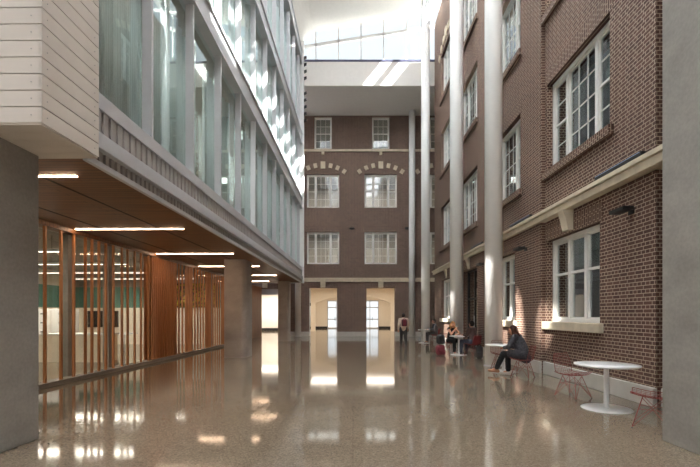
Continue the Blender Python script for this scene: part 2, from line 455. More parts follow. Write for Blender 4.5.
# rooms behind the right wall
rm = MB()
rm.box(9.0, 9.2, 2, 25, 0, TOP)
rm.box(5.75, 9.0, 1.8, 2.0, 0, TOP).box(5.75, 9.0, 24.3, 24.5, 0, TOP)
for z in (4.1, 8.4, 12.6, 19.0): rm.box(5.75, 9.0, 2, 24.3, z-.15, z+.1)
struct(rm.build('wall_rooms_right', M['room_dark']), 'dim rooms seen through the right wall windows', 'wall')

# small fittings on the right wall
for (y, t) in ((7.25, 'small black bracket lamp on brick under the belt, nearest the right pier'), (11.45, 'small black bracket lamp on brick left of the wide ground floor window'), (15.0, 'small black bracket lamp on brick beside the dark door')):
    p = A if y < 10.54 else B
    o = thing('wall_lamp', (p, y, 3.42), t, 'wall lamp', group='black bracket lamps under the belt')
    MB().box(-.03, 0, -.07, .07, -.05, .05).build('back_plate', M['black'], o, bevel=.005)
    MB().tube((-.03,0,.02), (-.14,0,.02), .015).build('arm', M['black'], o)
    MB().box(-.30, -.10, -.2, .2, -.02, .05).build('lamp_head', M['black'], o, bevel=.012)
for (y0, y1, t) in ((6.75, 8.05, 'long black linear uplight resting on the stone belt below the large gridded window'), (11.0, 12.4, 'black linear uplight on the stone belt just right of the nearest white column'), (15.1, 16.5, 'short black linear uplight on the stone belt between the two nearer white columns')):
    o = thing('linear_uplight', (4.9, y0, 4.21), t, 'light fixture', group='linear uplights on the stone belt')
    MB().box(-.045, .045, 0, y1-y0, .035, .10).build('housing', M['black'], o, bevel=.006)
    MB().box(-.047, -.043, .03, y1-y0-.03, .085, .098).build('lens', flat('blue_lens', (150,170,205), .2), o)
    n = 3
    for k in range(n):
        yy = .12+(y1-y0-.24)*k/(n-1)
        MB().box(-.03, .03, yy-.03, yy+.03, 0, .035).build('foot', M['black'], o)

# ------------------------------------------------------------------ back wall
YB = 28.8
sB = 400/YB
def bx_(u): return (u-353)/sB
def bz_(v): return EYE+(315-v)/sB
bays_b = [-2.16, 2.0, 6.17]
d1 = (bx_(309), bx_(337), 0, 3.5); d2 = (bx_(366.5), bx_(395), 0, 3.5); d0 = (-8.6, -5.3, 0, 3.42)
holes = [d0, d1, d2]
r1 = (5.2, 7.52); r2 = (9.27, 11.68); r3 = (13.5, 15.82)
for c in bays_b:
    holes += [(c-1.17,c+1.17,*r1), (c-1.17,c+1.17,*r2), (c-.63,c+.63,*r3)]
wb = MB().cells('y', YB, YB+.45, -11, 8.5, 0, 15.9, holes).build('wall_back', M['brick_back'])
struct(wb, 'dark plum brown brick wall closing the far end of the hall', 'wall')
sl = MB()
for c in bays_b:
    sl.box(c-1.25,c+1.25,YB-.006,YB+.1,r1[1]+.001,r1[1]+.38)
sl.build('lintel', M['soldier_back'], wb)
pl = MB()
for c in (0.0, 4.1, -4.25):
    for s in (-1,1): pl.box(c+s*.78-.02, c+s*.78+.02, YB-.012, YB, 4.2, 15.0)
pl.build('brick_strip', M['brick_back'], wb)
st, bk = MB(), MB()
for c in bays_b: arch(st, bk, 0, YB, c, 12.33, 'y')
st.build('voussoir', M['lime'], wb, 'pale stone blocks set in the brick arches'); bk.build('brick_arch', M['soldier_back'], wb)
names = ['left of centre', 'right of centre', 'far right behind the thin columns']
for c, t in zip(bays_b, names):
    window('y', YB, c-1.17, c+1.17, *r1, 'white gridded lower window on the far brick wall, %s' % t, 'triple')
    window('y', YB, c-1.17, c+1.17, *r2, 'white gridded window under a stone studded arch, %s' % t, 'triple')
    window('y', YB, c-.63, c+.63, *r3, 'narrow white top window below the white slab, %s' % t, 'single')
t2 = MB().box(-11, 8.5, YB-.1, YB+.02, 3.93, 4.16).box(-11, 8.5, YB-.14, YB+.02, 4.10, 4.21).build('trim_2', M['lime'], bevel=.012)
struct(t2, 'pale stone belt across the far brick wall above the doorways', 'trim')
for c in (bx_(265), -2.16, 2.0, 6.17):
    MB().prism([(YB-.16,3.93),(YB+.02,3.93),(YB+.02,3.5),(YB-.07,3.5),(YB-.12,3.7)], 'x', c-.18, c+.18).build('bracket', M['lime'], t2, bevel=.01)
t3 = MB().box(-11, 8.5, YB-.08, YB+.02, 13.3, 13.45).build('trim_3', M['lime'])
struct(t3, 'thin pale stone course across the upper far brick wall', 'trim')
for c in bays_b: MB().box(c-.1, c+.1, YB-.1, YB+.02, 13.06, 13.3).build('bracket', M['lime'], t3)
bb = MB()
xs = [-11, d0[0], d0[1], d1[0], d1[1], d2[0], d2[1], 8.5]
for p, q in ((0,1),(2,3),(4,5),(6,7)): bb.box(xs[p], xs[q], YB-.07, YB+.02, 0, .34)
struct(bb.build('baseboard_back', M['curbstone'], bevel=.01), 'grey stone plinth along the foot of the far brick wall', 'plinth')
for x, t in ((bx_(352), 'small dark lamp on the far brick wall between the two lower windows'), (bx_(407), 'small dark lamp on the far brick wall beside the thin columns')):
    o = thing('wall_lamp', (x, YB, 7.75 if x < 2 else 7.75), t, 'wall lamp', group='small lamps on the far wall')
    MB().box(-.12,.12,-.03,0,-.06,.06).build('back_plate', M['black'], o)
    MB().box(-.17,.17,-.26,-.03,-.02,.06).build('lamp_head', M['black'], o, bevel=.01)

# rooms behind the far wall
rb = MB()
rb.box(-11, 8.5, 34.0, 34.2, 4.3, 16).box(-11.2, -11, YB+.45, 34, 4.3, 16).box(8.5, 8.7, YB+.45, 34, 4.3, 16)
struct(rb.build('wall_rooms_back', M['room_tan']), 'tan walls of the rooms seen through the far windows', 'wall')
rs = MB()
for z in (4.25, 8.35, 12.5, 16.0): rs.box(-11, 8.5, YB+.45, 34, z-.25, z)
struct(rs.build('floor_rooms_back', M['room']), 'upper floors behind the far brick wall', 'floor')

# entrance lobby behind the two doorways
lb = MB()
for x0, x1 in ((-4.9, -4.7), (4.7, 4.9)): lb.box(x0, x1, YB+.45, 46, 0, 4.0)
# arched wall across the lobby
Yr = 37.5; n = 20
hw, zs, rise = 3.55, 2.62, .75
pts = [(-4.7, zs)] + [(-hw, zs)] + [(-hw+2*hw*k/n, zs+rise*math.sin(PI*k/n)**.8) for k in range(1,n)] + [(hw, zs), (4.7, zs), (4.7, 4.0), (-4.7, 4.0)]
lb.prism(pts, 'y', Yr, Yr+.4)
lb.box(-4.7, -hw, Yr, Yr+.4, 0, zs).box(hw, 4.7, Yr, Yr+.4, 0, zs)
lb.cells('y', 46, 46.3, -4.9, 4.9, 0, 4.0, [(-2.95, 2.95, 0, 3.2)])
lo = lb.build('wall_lobby', M['cream'])
struct(lo, 'cream plaster lobby walls with a wide arch beyond the doorways', 'wall')
struct(MB().box(-4.9, 4.9, YB+.45, 46.3, 4.0, 4.2).build('ceiling_lobby', M['cream']), 'cream lobby ceiling beyond the doorways', 'ceiling')
bd = MB()
for s in (-1, 1):
    a, b2 = sorted((s*2.95, s*4.7)); bd.box(a, b2, 45.96, 46, 0, .22)
struct(bd.build('baseboard_lobby', M['dark_metal']), 'dark skirting at the back of the lobby', 'baseboard')
ent = group_root('door_2', 'row of glazed entrance doors with bright daylight at the lobby end', 'door')
e = MB()
for x in (-2.95, -1.97, -1.0, 0, .93, 1.9, 2.87): e.box(x, x+.09, 45.95, 46.1, 0, 3.2)
for z in (0, 1.0, 2.35, 3.1): e.box(-2.95, 2.95, 45.95, 46.1, z, z+.11)
e.build('frame', M['alu'], ent)
MB().box(-2.9, 2.9, 46.04, 46.05, .1, 3.15).build('pane', M['glass_clear'], ent)
for x in (-2.1, -1.6, 1.7, 2.2): MB().box(x, x+.04, 45.86, 45.9, .9, 1.3).build('handle', M['dark_metal'], ent)
dl = group_root('door_3', 'white door leaf with black hardware standing open in the left doorway', 'door')
MB().box(d1[0]+.02, d1[0]+.07, YB+.02, YB+.42, .02, 3.45).build('leaf', M['frame_white'], dl)
for z in (.5, 2.2): MB().box(d1[0]+.07, d1[0]+.12, YB-.03, YB+.03, z, z+.2).build('hinge', M['dark_metal'], dl)

# lit alcove behind the left opening
al = MB()
al.box(-9.4, -9.2, YB+.45, 39.5, 0, 3.6).box(-5.1, -4.9, YB+.45, 39.5, 0, 3.6).box(-9.4, -4.9, 39.5, 39.7, 0, 3.6)
struct(al.build('wall_alcove', M['white_wall']), 'white lit wall of the alcove at the far left', 'wall')
struct(MB().box(-9.4, -4.9, YB+.45, 39.7, 3.6, 3.8).build('ceiling_alcove', M['white_wall']), 'white ceiling of the lit alcove', 'ceiling')
struct(MB().box(-9.2, -5.1, 39.46, 39.5, 0, .25).build('baseboard_alcove', M['dark_metal']), 'dark skirting of the lit alcove', 'baseboard')
struct(MB().box(d0[0], d0[1], YB+.1, YB+.3, 3.0, 3.42).build('trim_4', M['alu']), 'grey bulkhead over the alcove opening', 'trim')

# ------------------------------------------------------------------ slab bridge and clerestory
YS = 25.07
sb = MB().box(-4.6, 8.7, YS, YB+.45, 15.9, 17.42).build('ceiling_bridge', M['white_wall'], bevel=.02)
struct(sb, 'white slab bridging the far end below the sloping clerestory', 'ceiling')
ck = group_root('window_%d' % (WN[0]+1), 'sloping clerestory glazing above the white slab', 'window')
def ztop(x): return 19.27+(x+3.26)*(1.09/7.56)
def zmid(x): return 18.38+(x+3.03)*(1.29/8.14)
m = MB()
m.box(-4.2, 7.5, YS-.02, YS+.12, 17.42, 17.54)
m.build('sill', flat('blue_grey_sill', (70,72,100), .4), ck)
m = MB()
for u in (315.8, 338.4, 361, 383.7, 406.3, 429):
    x = (u-353)*YS/400; m.box(x-.04, x+.04, YS, YS+.1, 17.54, ztop(x)+.05)
m.prism([(-4.2,zmid(-4.2)-.09),(7.5,zmid(7.5)-.09),(7.5,zmid(7.5)+.09),(-4.2,zmid(-4.2)+.09)], 'y', YS+.0, YS+.14)
m.build('mullion', M['white_steel'], ck)
MB().prism([(-4.2,17.54),(7.5,17.54),(7.5,ztop(7.5)),(-4.2,ztop(-4.2))], 'y', YS+.05, YS+.058).build('pane', M['glass_clear'], ck)

# roof
Y0R = -4.0
rf = MB()
prof = [(-3.9,17.6),(-3.35,17.75)]
for k in range(1, 9):
    t = k/8*PI/2; prof.append((-3.35+1.0*(1-math.cos(t)), 17.75+(ztop(-2.3)-17.75)*math.sin(t)))
prof += [(4.1, ztop(4.1)), (4.1, ztop(4.1)+.5), (-3.9, 20.4)]
def roof_ring(y, dz): return [rf.bm.verts.new((p[0], y, p[1]+(dz if i >= 3 else 0))) for i, p in enumerate(prof)]
rings = [roof_ring(20.5, -.12), roof_ring(23.95, 0), roof_ring(YS+.15, 0)]
for P_, Q_ in zip(rings, rings[1:]):
    for i in range(len(prof)):
        j = (i+1) % len(prof); rf.bm.faces.new((P_[i], P_[j], Q_[j], Q_[i]))
rf.bm.faces.new(rings[0]); rf.bm.faces.new(rings[-1][::-1])
ro = rf.build('ceiling', M['white_wall'])
struct(ro, 'white sloping roof soffit curving down to the glazed wing', 'ceiling')
fs = group_root('window_%d' % (WN[0]+4), 'unseen frosted panes added over the middle of the hall to brighten it', 'skylight')  # added out of view: diffuses the sun and lifts the hall light
rfp = [(-3.9,17.6),(-3.35,17.7),(-2.3,19.1),(4.1,20.1)]
rb2 = MB()
for y in range(-4, 21, 3): rb2.prism([(-3.9,17.6),(-2.3,19.05),(4.1,19.97),(4.1,20.3),(-2.3,19.4),(-3.9,18.2)], 'y', y-.12, y+.12)
rb2.box(-3.95, -3.2, Y0R, 20.5, 17.6, 18.3).box(3.9, 4.1, Y0R, 20.5, 19.9, 20.35).build('beam', M['white_steel'], fs)
fm_, nt_, b_, N_, L_ = base('diffuser_glass'); N_.remove(b_)
tl = N_.new('ShaderNodeBsdfTranslucent'); tl.inputs[0].default_value = (.93,.94,.95,1); L_.new(tl.outputs[0], N_['Material Output'].inputs[0])
MB().prism([(-3.3,18.15),(-2.3,19.2),(3.95,20.1),(3.95,20.11),(-2.3,19.21),(-3.3,18.16)], 'y', Y0R, 20.5).build('added_diffuser_pane', fm_, fs)
rw = MB().cells('y', Y0R-.3, Y0R, -16, 5.75, 0, 20.3, [(-2.0, 2.4, 0, 3.0)])  # added behind the camera to keep the foreground from overlighting
struct(rw.build('wall_light_block', M['white_wall']), 'unseen white wall added behind the viewer to cut light, around a wide opening', 'wall')
sk = group_root('window_%d' % (WN[0]+2), 'glass skylight strip over the right brick wall', 'skylight')
sb_ = MB()
for y in (-3, 0, 3, 6, 9, 12, 15, 18, 21, 24.9):
    sb_.prism([(4.1,20.35),(7.5,20.85),(7.5,21.0),(4.1,20.5)], 'y', y-.06, y+.06)
sb_.prism([(5.0,20.42),(5.35,20.47),(5.35,20.66),(5.0,20.61)], 'y', Y0R, 25.0)
sb_.build('beam', M['white_steel'], sk)
MB().prism([(4.1,20.5),(7.5,21.0),(7.5,21.01),(4.1,20.51)], 'y', Y0R, YS+.1).build('pane', M['glass_clear'], sk)

# ------------------------------------------------------------------ white columns
def column(name, x, y, r, h, label, base=True):
    o = thing(name, (x, y, 0), label, 'column')
    MB().lathe([(0,0),(r,0),(r,h),(0,h)], 40).build('shaft', M['white_steel'], o)
    if base: MB().lathe([(r+.004,0),(r+.03,0),(r+.03,.02),(r+.004,.02)], 40).build('base_ring', M['alu'], o)
    return o
column('round_column', (493.5-353)*12.1/400, 12.1, .257, 20.35, 'tall round white column standing nearest, beside the woman in the grey coat')
column('round_column', (456.5-353)*16.6/400, 16.6, .27, 20.35, 'tall round white column behind the pair seated at a table')
column('round_column', (425.5-353)*22.9/400, 22.9, .245, 20.35, 'tall round white column beside the farthest seated person')
column('thin_column', (412-353)*28.2/400, 28.2, .22, 15.9, 'thin round white column in front of the far wall by the walking person')
column('thin_column', (298-353)*28.2/400, 28.2, .21, 15.9, 'thin white column at the end of the glazed wing left of the doorway')

# concrete piers
def pier(x0, x1, y0, y1, h, label, m):
    o = MB().box(x0-(x0+x1)/2, x1-(x0+x1)/2, y0-(y0+y1)/2, y1-(y0+y1)/2, 0, h).build('concrete_pier', m, loc=((x0+x1)/2,(y0+y1)/2,0), bevel=.012)
    return tag(o, label, 'pier')
pier(3.8, 4.7, 3.9, 4.92, 19.3, 'smooth grey concrete pier at the right edge of the picture', M['concrete'])
wing(pier(-4.9, -3.97, 3.95, 4.93, 3.517, 'grey concrete pier at the left edge under the siding box', M['concrete']))
def rcolumn(x0, x1, yf, label):
    w_ = (x1-x0); r = w_*.38; d_ = w_*1.35
    pts = [(-w_/2, 0), (w_/2-r*.25, 0)]
    for k in range(1, 9): 
        t = -PI/2+PI/2*k/8; pts.append((w_/2+r*.35-r*.6+r*.6*math.cos(t), r*1.0+r*1.0*math.sin(t)))
    pts += [(w_/2+r*.35, d_), (-w_/2, d_)]
    o = MB().prism(pts, 'z', 0, 3.53).build('rounded_concrete_column', M['concrete_warm'], loc=((x0+x1)/2, yf, 0))
    return wing(tag(o, label, 'column'))
rcolumn(-4.78, -4.11, 14.23, 'rounded tan concrete column holding up the wood soffit')
rcolumn(-4.67, -4.13, 23.3, 'smaller rounded concrete column at the far end of the wood soffit')

# ------------------------------------------------------------------ glazed wing on the left
XF = -3.42; YE = 24.5; ZS = 3.53
so = wing(MB().box(-7.1, XF-.05, 5.02, YE, ZS, ZS+.2).build('ceiling_soffit', M['soffit_wood']))
struct(so, 'brown wood board soffit under the glazed wing', 'ceiling')
gr = MB()
for x in (-4.55, -5.9): gr.box(x-.02, x+.02, 5.1, YE-.1, ZS-.006, ZS+.01)
gr.build('slot', M['groove'], so)
# edge build-up under the glass
eb = MB().box(XF-.07, XF, 5.02, YE, ZS-.03, ZS+.05).box(XF-.5, XF+.06, 5.02, YE, 3.72, 3.93).build('trim_5', M['alu'], bevel=.01)
wing(struct(eb, 'pale metal edge bands below the glazed wing', 'trim'))
def ribs(x, z0, z1, y0, y1, step):
    mb = MB().box(x-.25, x-.03, y0, y1, z0, z1); y = y0
    while y < y1-.02:
        mb.box(x-.03, x, y, y+step*.55, z0, z1); y += step
    return mb
rb_ = ribs(XF-.02, ZS+.05, 3.72, 5.02, YE, .13)
wing(struct(rb_.build('trim_6', M['alu_dark']), 'narrow ribbed metal band at the soffit edge', 'trim'))
rb_ = ribs(XF-.0, 3.93, 4.26, 5.02, YE, .16)
wing(struct(rb_.build('trim_7', M['alu_dark']), 'dark ribbed metal band under the glazing sill', 'trim'))
fl = MB()
for y in (8.3, 13.5, 19.0): fl.tube((XF, y, 4.0), (XF+.12, y, 3.98), .03).ball((XF+.12, y, 3.97), .045)
# facade frame
fr = MB()
fr.box(XF-.32, XF+.02, 5.02, YE, 4.26, 4.47)
bands = [(8.06, 8.72), (12.0, 12.66), (16.9, 17.7)]
for z0, z1 in bands: fr.box(XF-.3, XF-.02, 5.02, YE, z0, z1)
fa = wing(struct(fr.build('wall_left', M['alu'], bevel=.008), 'silver metal and glass facade of the wing on the left', 'wall'))
ym = [6.45-1.69+1.69*k for k in range(0, 12)]
ym = [y for y in ym if 5.0 < y < YE-.4]
levels = [(4.47, 8.06), (8.72, 12.0), (12.66, 16.9)]
for z0, z1 in levels:
    for y in ym:
        MB().box(XF-.2, XF-.03, y+.2, y+.26, z0, z1).build('mullion', M['alu'], fa, bevel=.006)
# continuous edge lines over the bands
el = MB()
for z0, z1 in bands: el.box(XF-.02, XF+.03, 5.02, YE, z1-.06, z1).box(XF-.02, XF+.03, 5.02, YE, z0, z0+.05)
el.build('band_edge', M['alu'], fa)
for z0, z1 in levels:
    ys = [5.02]+[y+.23 for y in ym]+[YE]
    for p, q in zip(ys, ys[1:]):
        MB().box(XF-.22, XF-.21, p, q, z0, z1).build('pane', M['glass_fac'], fa)
# curtains, floors and back wall inside the wing
cu = MB()
def wavy(mb, x, y0, y1, z0, z1, amp=.07, per=.32):
    n = int((y1-y0)/(per/6)); prev = None
    for k in range(n+1):
        y = y0+(y1-y0)*k/n; xx = x+amp*math.sin(2*PI*y/per)+amp*.5*math.sin(2*PI*y/(per*2.7)+1)
        a = mb.bm.verts.new((xx,y,z0)); b = mb.bm.verts.new((xx,y,z1))
        if prev:
            f_ = mb.bm.faces.new((prev[0],a,b,prev[1])); f_.smooth = True
        prev = (a,b)
wi = MB()
wi.box(-9.2, -9.0, 5.02, YE, ZS+.2, 17.7)
for z in (4.2, 8.4, 12.35, 17.6): wi.box(-9.0, XF-.3, 5.02, YE, z-.12, z+.12)
wi.box(-9.0, XF-.25, 5.04, 5.14, ZS+.2, 17.7)
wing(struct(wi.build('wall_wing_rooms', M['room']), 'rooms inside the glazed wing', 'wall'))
ctxt = ['first', 'second', 'third']
lev_txt = ['lowest glazed storey', 'middle glazed storey', 'top glazed storey']
cs = {0: [(5.2,7.4,'beside the siding box'),(7.7,9.8,'one bay beyond the siding box'),(10.3,12.3,'in the middle bays'),(13.2,24.2,'in the far bays')],
      1: [(5.2,24.2,'running its whole length')], 2: [(10.0,24.2,'running behind the far bays')]}
for k, lst in cs.items():
    for y0, y1, t in lst:
        mb = MB(); wavy(mb, -4.05, y0, y1, levels[k][0]+.02, levels[k][1]-.02)
        o = mb.build('curtain', M['curtain']); so_ = o.modifiers.new('thick', 'SOLIDIFY'); so_.thickness = .01
        wing(tag(o, 'pale curtain behind the glass of the %s, %s' % (lev_txt[k], t), 'curtain', 'curtains in the glazed wing'))
# end wall of the wing
ew = MB().box(-9.2, XF-.04, YE, YE+.12, ZS-.03, 18.3).box(XF-.14, XF+.1, YE-.02, YE+.16, ZS-.03, 18.35)
wing(struct(ew.build('wall_wing_end', M['white_steel'], bevel=.01), 'white metal corner closing the far end of the glazed wing', 'wall'))
lv = MB()
for z in (16.2,16.65,17.05,17.45, 13.1,13.6,14.1,14.55,15.0): pass
lr = wing(thing('sunshade_bracket', (XF+.1, YE+.07, 13.4), 'row of small dark sunshade louvre ends on the far corner of the wing', 'sunshade'))
for z in (0,.42,.84,1.26,1.68, 2.6,3.02,3.44,3.86):
    MB().prism([(0,z),(.16,z+.08),(.16,z+.2),(0,z+.16)], 'y', -.05, .05).build('louvre', M['dark_metal'], lr)
# siding box
bxr = wing(thing('siding_box', (-3.29, 4.12, ZS), 'pale horizontal board clad box projecting at the upper left corner', 'wall box'))
core = MB().box(-5.2, -.02, .02, .88, .02, 6.5).build('core', M['groove'], bxr)
z = 0.0; sd = MB()
while z < 6.4:
    sd.box(-5.2, 0, -.012, .02, z+.006, z+.166); sd.box(-.02, .012, -.012, .9, z+.006, z+.166)
    z += .172
for k in range(5): sd.box(-5.2, .0, .0+k*.18+.004, .0+k*.18+.176, -.012, .02)
sd.build('siding', M['siding'], bxr)
for k in range(9):
    zz = k*.172+.086
    for y in (.06, .82): MB().tube((.010, y, zz), (.016, y, zz), .006, n=6).build('screw', M['alu_dark'], bxr)
    MB().tube((-.1, -.010, zz), (-.1, -.016, zz), .006, n=6).build('screw', M['alu_dark'], bxr)

# soffit light strips
strip_txt = ['nearest, half hidden by the left concrete pier', 'second from the left pier', 'third from the left pier', 'just above the rounded tan column', 'just beyond the rounded tan column', 'farthest, near the far wall']
for (y, x0, x1), t in zip(((5.66,-6.5,-4.01),(9.17,-6.54,-4.01),(12.9,-6.55,-4.03),(16.24,-6.5,-4.01),(19.9,-6.5,-4.06),(23.3,-6.5,-5.2)), strip_txt):
    o = wing(thing('soffit_light', (x0, y, ZS), 'thin glowing strip light in the wood soffit, '+t, 'ceiling light', group='strip lights in the wood soffit'))
    MB().box(0, x1-x0, -.03, .03, -.006, .01).build('housing', M['alu'], o)
    MB().box(.01, x1-x0-.01, -.024, .024, -.012, -.006).build('diffuser', M['led'], o)

# slatted glass wall under the soffit
XW = -6.72
sc = wing(thing('slat_screen', (XW, 5.2, 0), 'long screen of upright orange wood slats in front of the left glass wall', 'slat screen'))
pos = [5.6,6.2,6.8,7.4,8.0,8.4,8.86,9.26,9.66,9.9,10.17,10.45,10.77,11.17,11.45,11.81,12.16,12.6]
y = 12.82
while y < 14.6: pos.append(y); y += .13
for k in range(20):
    pos.append(14.75+k*.29)
    if k % 7 in (2, 3): pos.append(14.75+k*.29+.14)
for y in pos:
    MB().box(.055, .105, y-5.2-.024, y-5.2+.024, .1, ZS-.1).build('slat', M['slat_wood'], sc)
MB().box(-.12, .16, -.1, 15.6, 0, .1).build('base_rail', M['concrete'], sc)
MB().box(-.1, .14, -.1, 15.6, ZS-.1, ZS-.001).build('head_rail', M['soffit_wood'], sc)
gw = wing(group_root('window_%d' % (WN[0]+3), 'tall glass wall behind the wood slats on the left', 'glass wall'))
MB().box(XW-.2, XW-.19, 5.1, 20.8, .1, ZS-.1).build('pane', M['glass_clear'], gw)
for y in (6.9, 9.46, 11.0, 13.6, 16.2, 18.8): MB().box(XW-.3, XW-.13, y-.09, y+.09, 0, ZS).build('mullion', M['concrete'], gw)
MB().box(XW-.16, XW-.13, 12.75, 14.65, .1, ZS-.1).build('wood_panel', M['panel_wood'], gw, 'solid oak panel behind the close-set slats')

struct(MB().box(8.5, 8.7, 24.5, YB, 0, 15.9).build('wall_sun_block', M['brick_back']), 'unseen brick side wall added at the far right to block the sun', 'wall')  # added out of view to stop sun stripes on the far wall
# room behind the slats
il = MB().box(-15.2, -15, 5.1, 21, 0, 3.75).box(-15.2, XW-.15, 20.9, 21.1, 0, 1.92).box(-15.2, XW-.15, 5.1, 5.2, 0, 3.75)
iw = wing(struct(il.build('wall_inner_room', M['cream']), 'cream walls of the room behind the slats', 'wall'))
MB().box(-15, XW-.15, 20.9, 21.1, 1.92, 3.0).box(-15, -14.96, 5.2, 20.9, 1.92, 3.0).build('teal_band', M['teal'], iw, 'teal green upper wall band')
MB().box(-15, XW-.15, 20.9, 21.1, 3.0, 3.75).build('grey_band', M['room'], iw)
wing(struct(MB().box(-15.2, -7.1, 5.1, 21.1, 3.75, 3.95).build('ceiling_inner_room', M['room']), 'grey ceiling of the room behind the slats', 'ceiling'))
wing(struct(MB().box(-7.1, -6.95, 20.9, YB, 0, ZS).build('wall_soffit_end', M['panel_wood']), 'wood wall closing the far end of the slats', 'wall'))
room_txt = ['nearest', 'second', 'third', 'fourth', 'farthest']
for y, t in zip((8.2, 11, 13.8, 16.6, 19.4), room_txt):
    o = wing(thing('pendant_strip', (-14, y, 3.3), 'white strip pendant in the room behind the slats, %s of five' % t, 'ceiling light', group='strip pendants behind the slats'))
    MB().box(0, 6.0, -.04, .04, 0, .07).build('housing', M['alu'], o)
    MB().box(.02, 5.98, -.035, .035, -.008, 0).build('diffuser', M['led_cool'], o)
    for x in (.5, 5.5): MB().tube((x,0,.07), (x,0,.449), .006, n=5).build('hanger', M['dark_metal'], o)
tv = wing(thing('wall_screen', (-13.4, 20.85, .9), 'black wall screen seen through the slats at left', 'screen'))
MB().box(-.8, .8, -.04, .05, 0, .86).build('bezel', M['black'], tv, bevel=.01); MB().box(-.77, .77, -.046, -.04, .03, .83).build('display', M['screen'], tv)
ms = wing(thing('moss_panel', (-8.6, 20.82, 1.95), 'yellow green textured wall panel seen through the far slats', 'wall panel'))
MB().box(-1.2, 1.2, -.01, .04, 0, 1.25).build('backing', M['groove'], ms)
mb = MB()
for k in range(260): mb.ball((random.uniform(-1.15,1.15), -.03, random.uniform(.05,1.2)), random.uniform(.03,.08), 1, (1,.5,1))
mo = mb.build('moss', M['moss'], ms); mo['kind'] = 'stuff'
cbn = wing(thing('drawer_cabinet', (-11.6, 15.0, 0), 'white drawer cabinet seen through the nearest slats at left', 'cabinet'))
MB().box(-.7, .7, 0, .5, 0, 1.78).build('body', M['table_white'], cbn, bevel=.01)
for i in range(2):
    for j in range(5):
        x0 = -.68+i*.69; z0 = .06+j*.34
        dr = MB().box(x0, x0+.66, -.02, 0, z0, z0+.32).build('drawer', M['table_white'], cbn)
        MB().box(x0+.28, x0+.38, -.04, -.02, z0+.15, z0+.18).build('handle', M['dark_metal'], dr)
ct = wing(thing('counter', (-9.4, 12.9, 0), 'white topped counter standing behind the slats at left', 'counter'))
MB().box(-1.1, 1.1, 0, .8, 0, .88).build('body', M['cream'], ct); MB().box(-1.15, 1.15, -.05, .85, .88, .93).build('worktop', M['table_white'], ct, bevel=.005)
tb = wing(thing('meeting_table', (-11.2, 17.4, 0), 'long white meeting table below the wall screen', 'table'))
MB().box(-1.3, 1.3, -.5, .5, .7, .75).build('table_top', M['table_white'], tb)
for sx in (-1, 1):
    for sy in (-1, 1): MB().tube((sx*1.2, sy*.42, 0), (sx*1.2, sy*.42, .7), .03).build('leg', M['alu'], tb)

# ------------------------------------------------------------------ furniture
def round_table(x, y, label, rt=.475, rb=.375, h=.735):
    o = thing('round_table', (x, y, 0), label, 'table', group='round white pedestal tables')
    MB().lathe([(0,h-.028),(rt-.02,h-.028),(rt-.004,h-.018),(rt,h-.008),(rt-.004,h),(0,h)], 48).build('table_top', M['table_white'], o)
    MB().lathe([(.045,.03),(.04,.1),(.038,h-.05),(.05,h-.028),(0,h-.028)], 24).build('pedestal', M['table_white'], o)
    MB().lathe([(0,.0),(rb-.01,.0),(rb,.008),(rb-.01,.018),(.1,.032),(0,.034)], 48).build('base_disc', M['table_white'], o)
    return o
round_table(4.15, 6.55, 'round white pedestal table standing empty between two red wire chairs')
round_table(4.08, 10.85, 'round white pedestal table behind the woman in the grey coat')
round_table(4.08, 15.42, 'small round white table between the blonde woman and the man', .36, .32)
round_table(3.92, 22.0, 'round white table in front of the farthest seated person', .36, .32)

def shell_pt(u, v):
    # u -1..1 across, v 0..1 from front lip of the seat to the top of the back
    if v < .5:
        t = v/.5; y = .24-.42*t; z = .43-.035*math.sin(PI*t*.8)+.01*(1-t)
    elif v < .62:
        t = (v-.5)/.12; y = -.18-.045*math.sin(t*PI/2); z = .41+.05*(1-math.cos(t*PI/2))
    else:
        t = (v-.62)/.38; y = -.225-.075*t; z = .46+.33*t
    w = .235-.02*abs(v-.5) - (.05*max(0,(v-.8)/.2)**2) - (.03*max(0,(.12-v)/.12)**2)
    lift = .05*u*u*(1 if v < .6 else .3)
    yy = y + (.04*u*u if v > .55 else 0)
    return Vector((u*w, yy, z+lift))
def make_chair(label, pad=False):
    o = thing('wire_chair', (0,0,0), label, 'chair', group='red wire chairs')
    mb = MB(); NU, NV = 11, 17
    for i in range(NU):
        u = -1+2*i/(NU-1); r = .0055 if i in (0, NU-1) else .003
        mb.path([shell_pt(u, k/24) for k in range(25)], r, 5)
    for j in range(NV):
        v = j/(NV-1); r = .0055 if j in (0, NV-1) else .003
        mb.path([shell_pt(-1+2*k/10, v) for k in range(11)], r, 5)
    mb.build('wire_shell', M['red_wire'], o)
    feet = [(-.22,.22), (.22,.22), (-.22,-.22), (.22,-.22)]
    tops = [(-.1,.11), (.1,.11), (-.1,-.13), (.1,-.13)]
    for (fx, fy), (tx, ty) in zip(feet, tops):
        l = MB().tube((fx,fy,.01), (tx,ty,.405), .0065, n=6)
        l.build('leg', M['red_wire'], o)
        MB().lathe([(0,0),(.011,0),(.011,.012),(0,.014)], 8, (fx,fy,0)).build('glide', M['black'], o)
    br = MB()
    hub = .25
    mid = [Vector((fx,fy,.01)).lerp(Vector((tx,ty,.405)), .62) for (fx,fy),(tx,ty) in zip(feet,tops)]
    for a, b in ((0,1),(1,3),(3,2),(2,0)): br.tube(mid[a], mid[b], .004, n=5)
    for (fx, fy), a in zip(feet, ((.1,.11),(-.1,.11),(.1,-.13),(-.1,-.13))): br.tube((fx,fy,.012), (a[0],a[1],.40), .004, n=5)
    for (fx, fy), a in zip(feet, ((-.1,-.13),(.1,-.13),(-.1,.11),(.1,.11))): br.tube((fx,fy,.012), (a[0],a[1],.40), .004, n=5)
    br.build('brace', M['red_wire'], o)
    return o
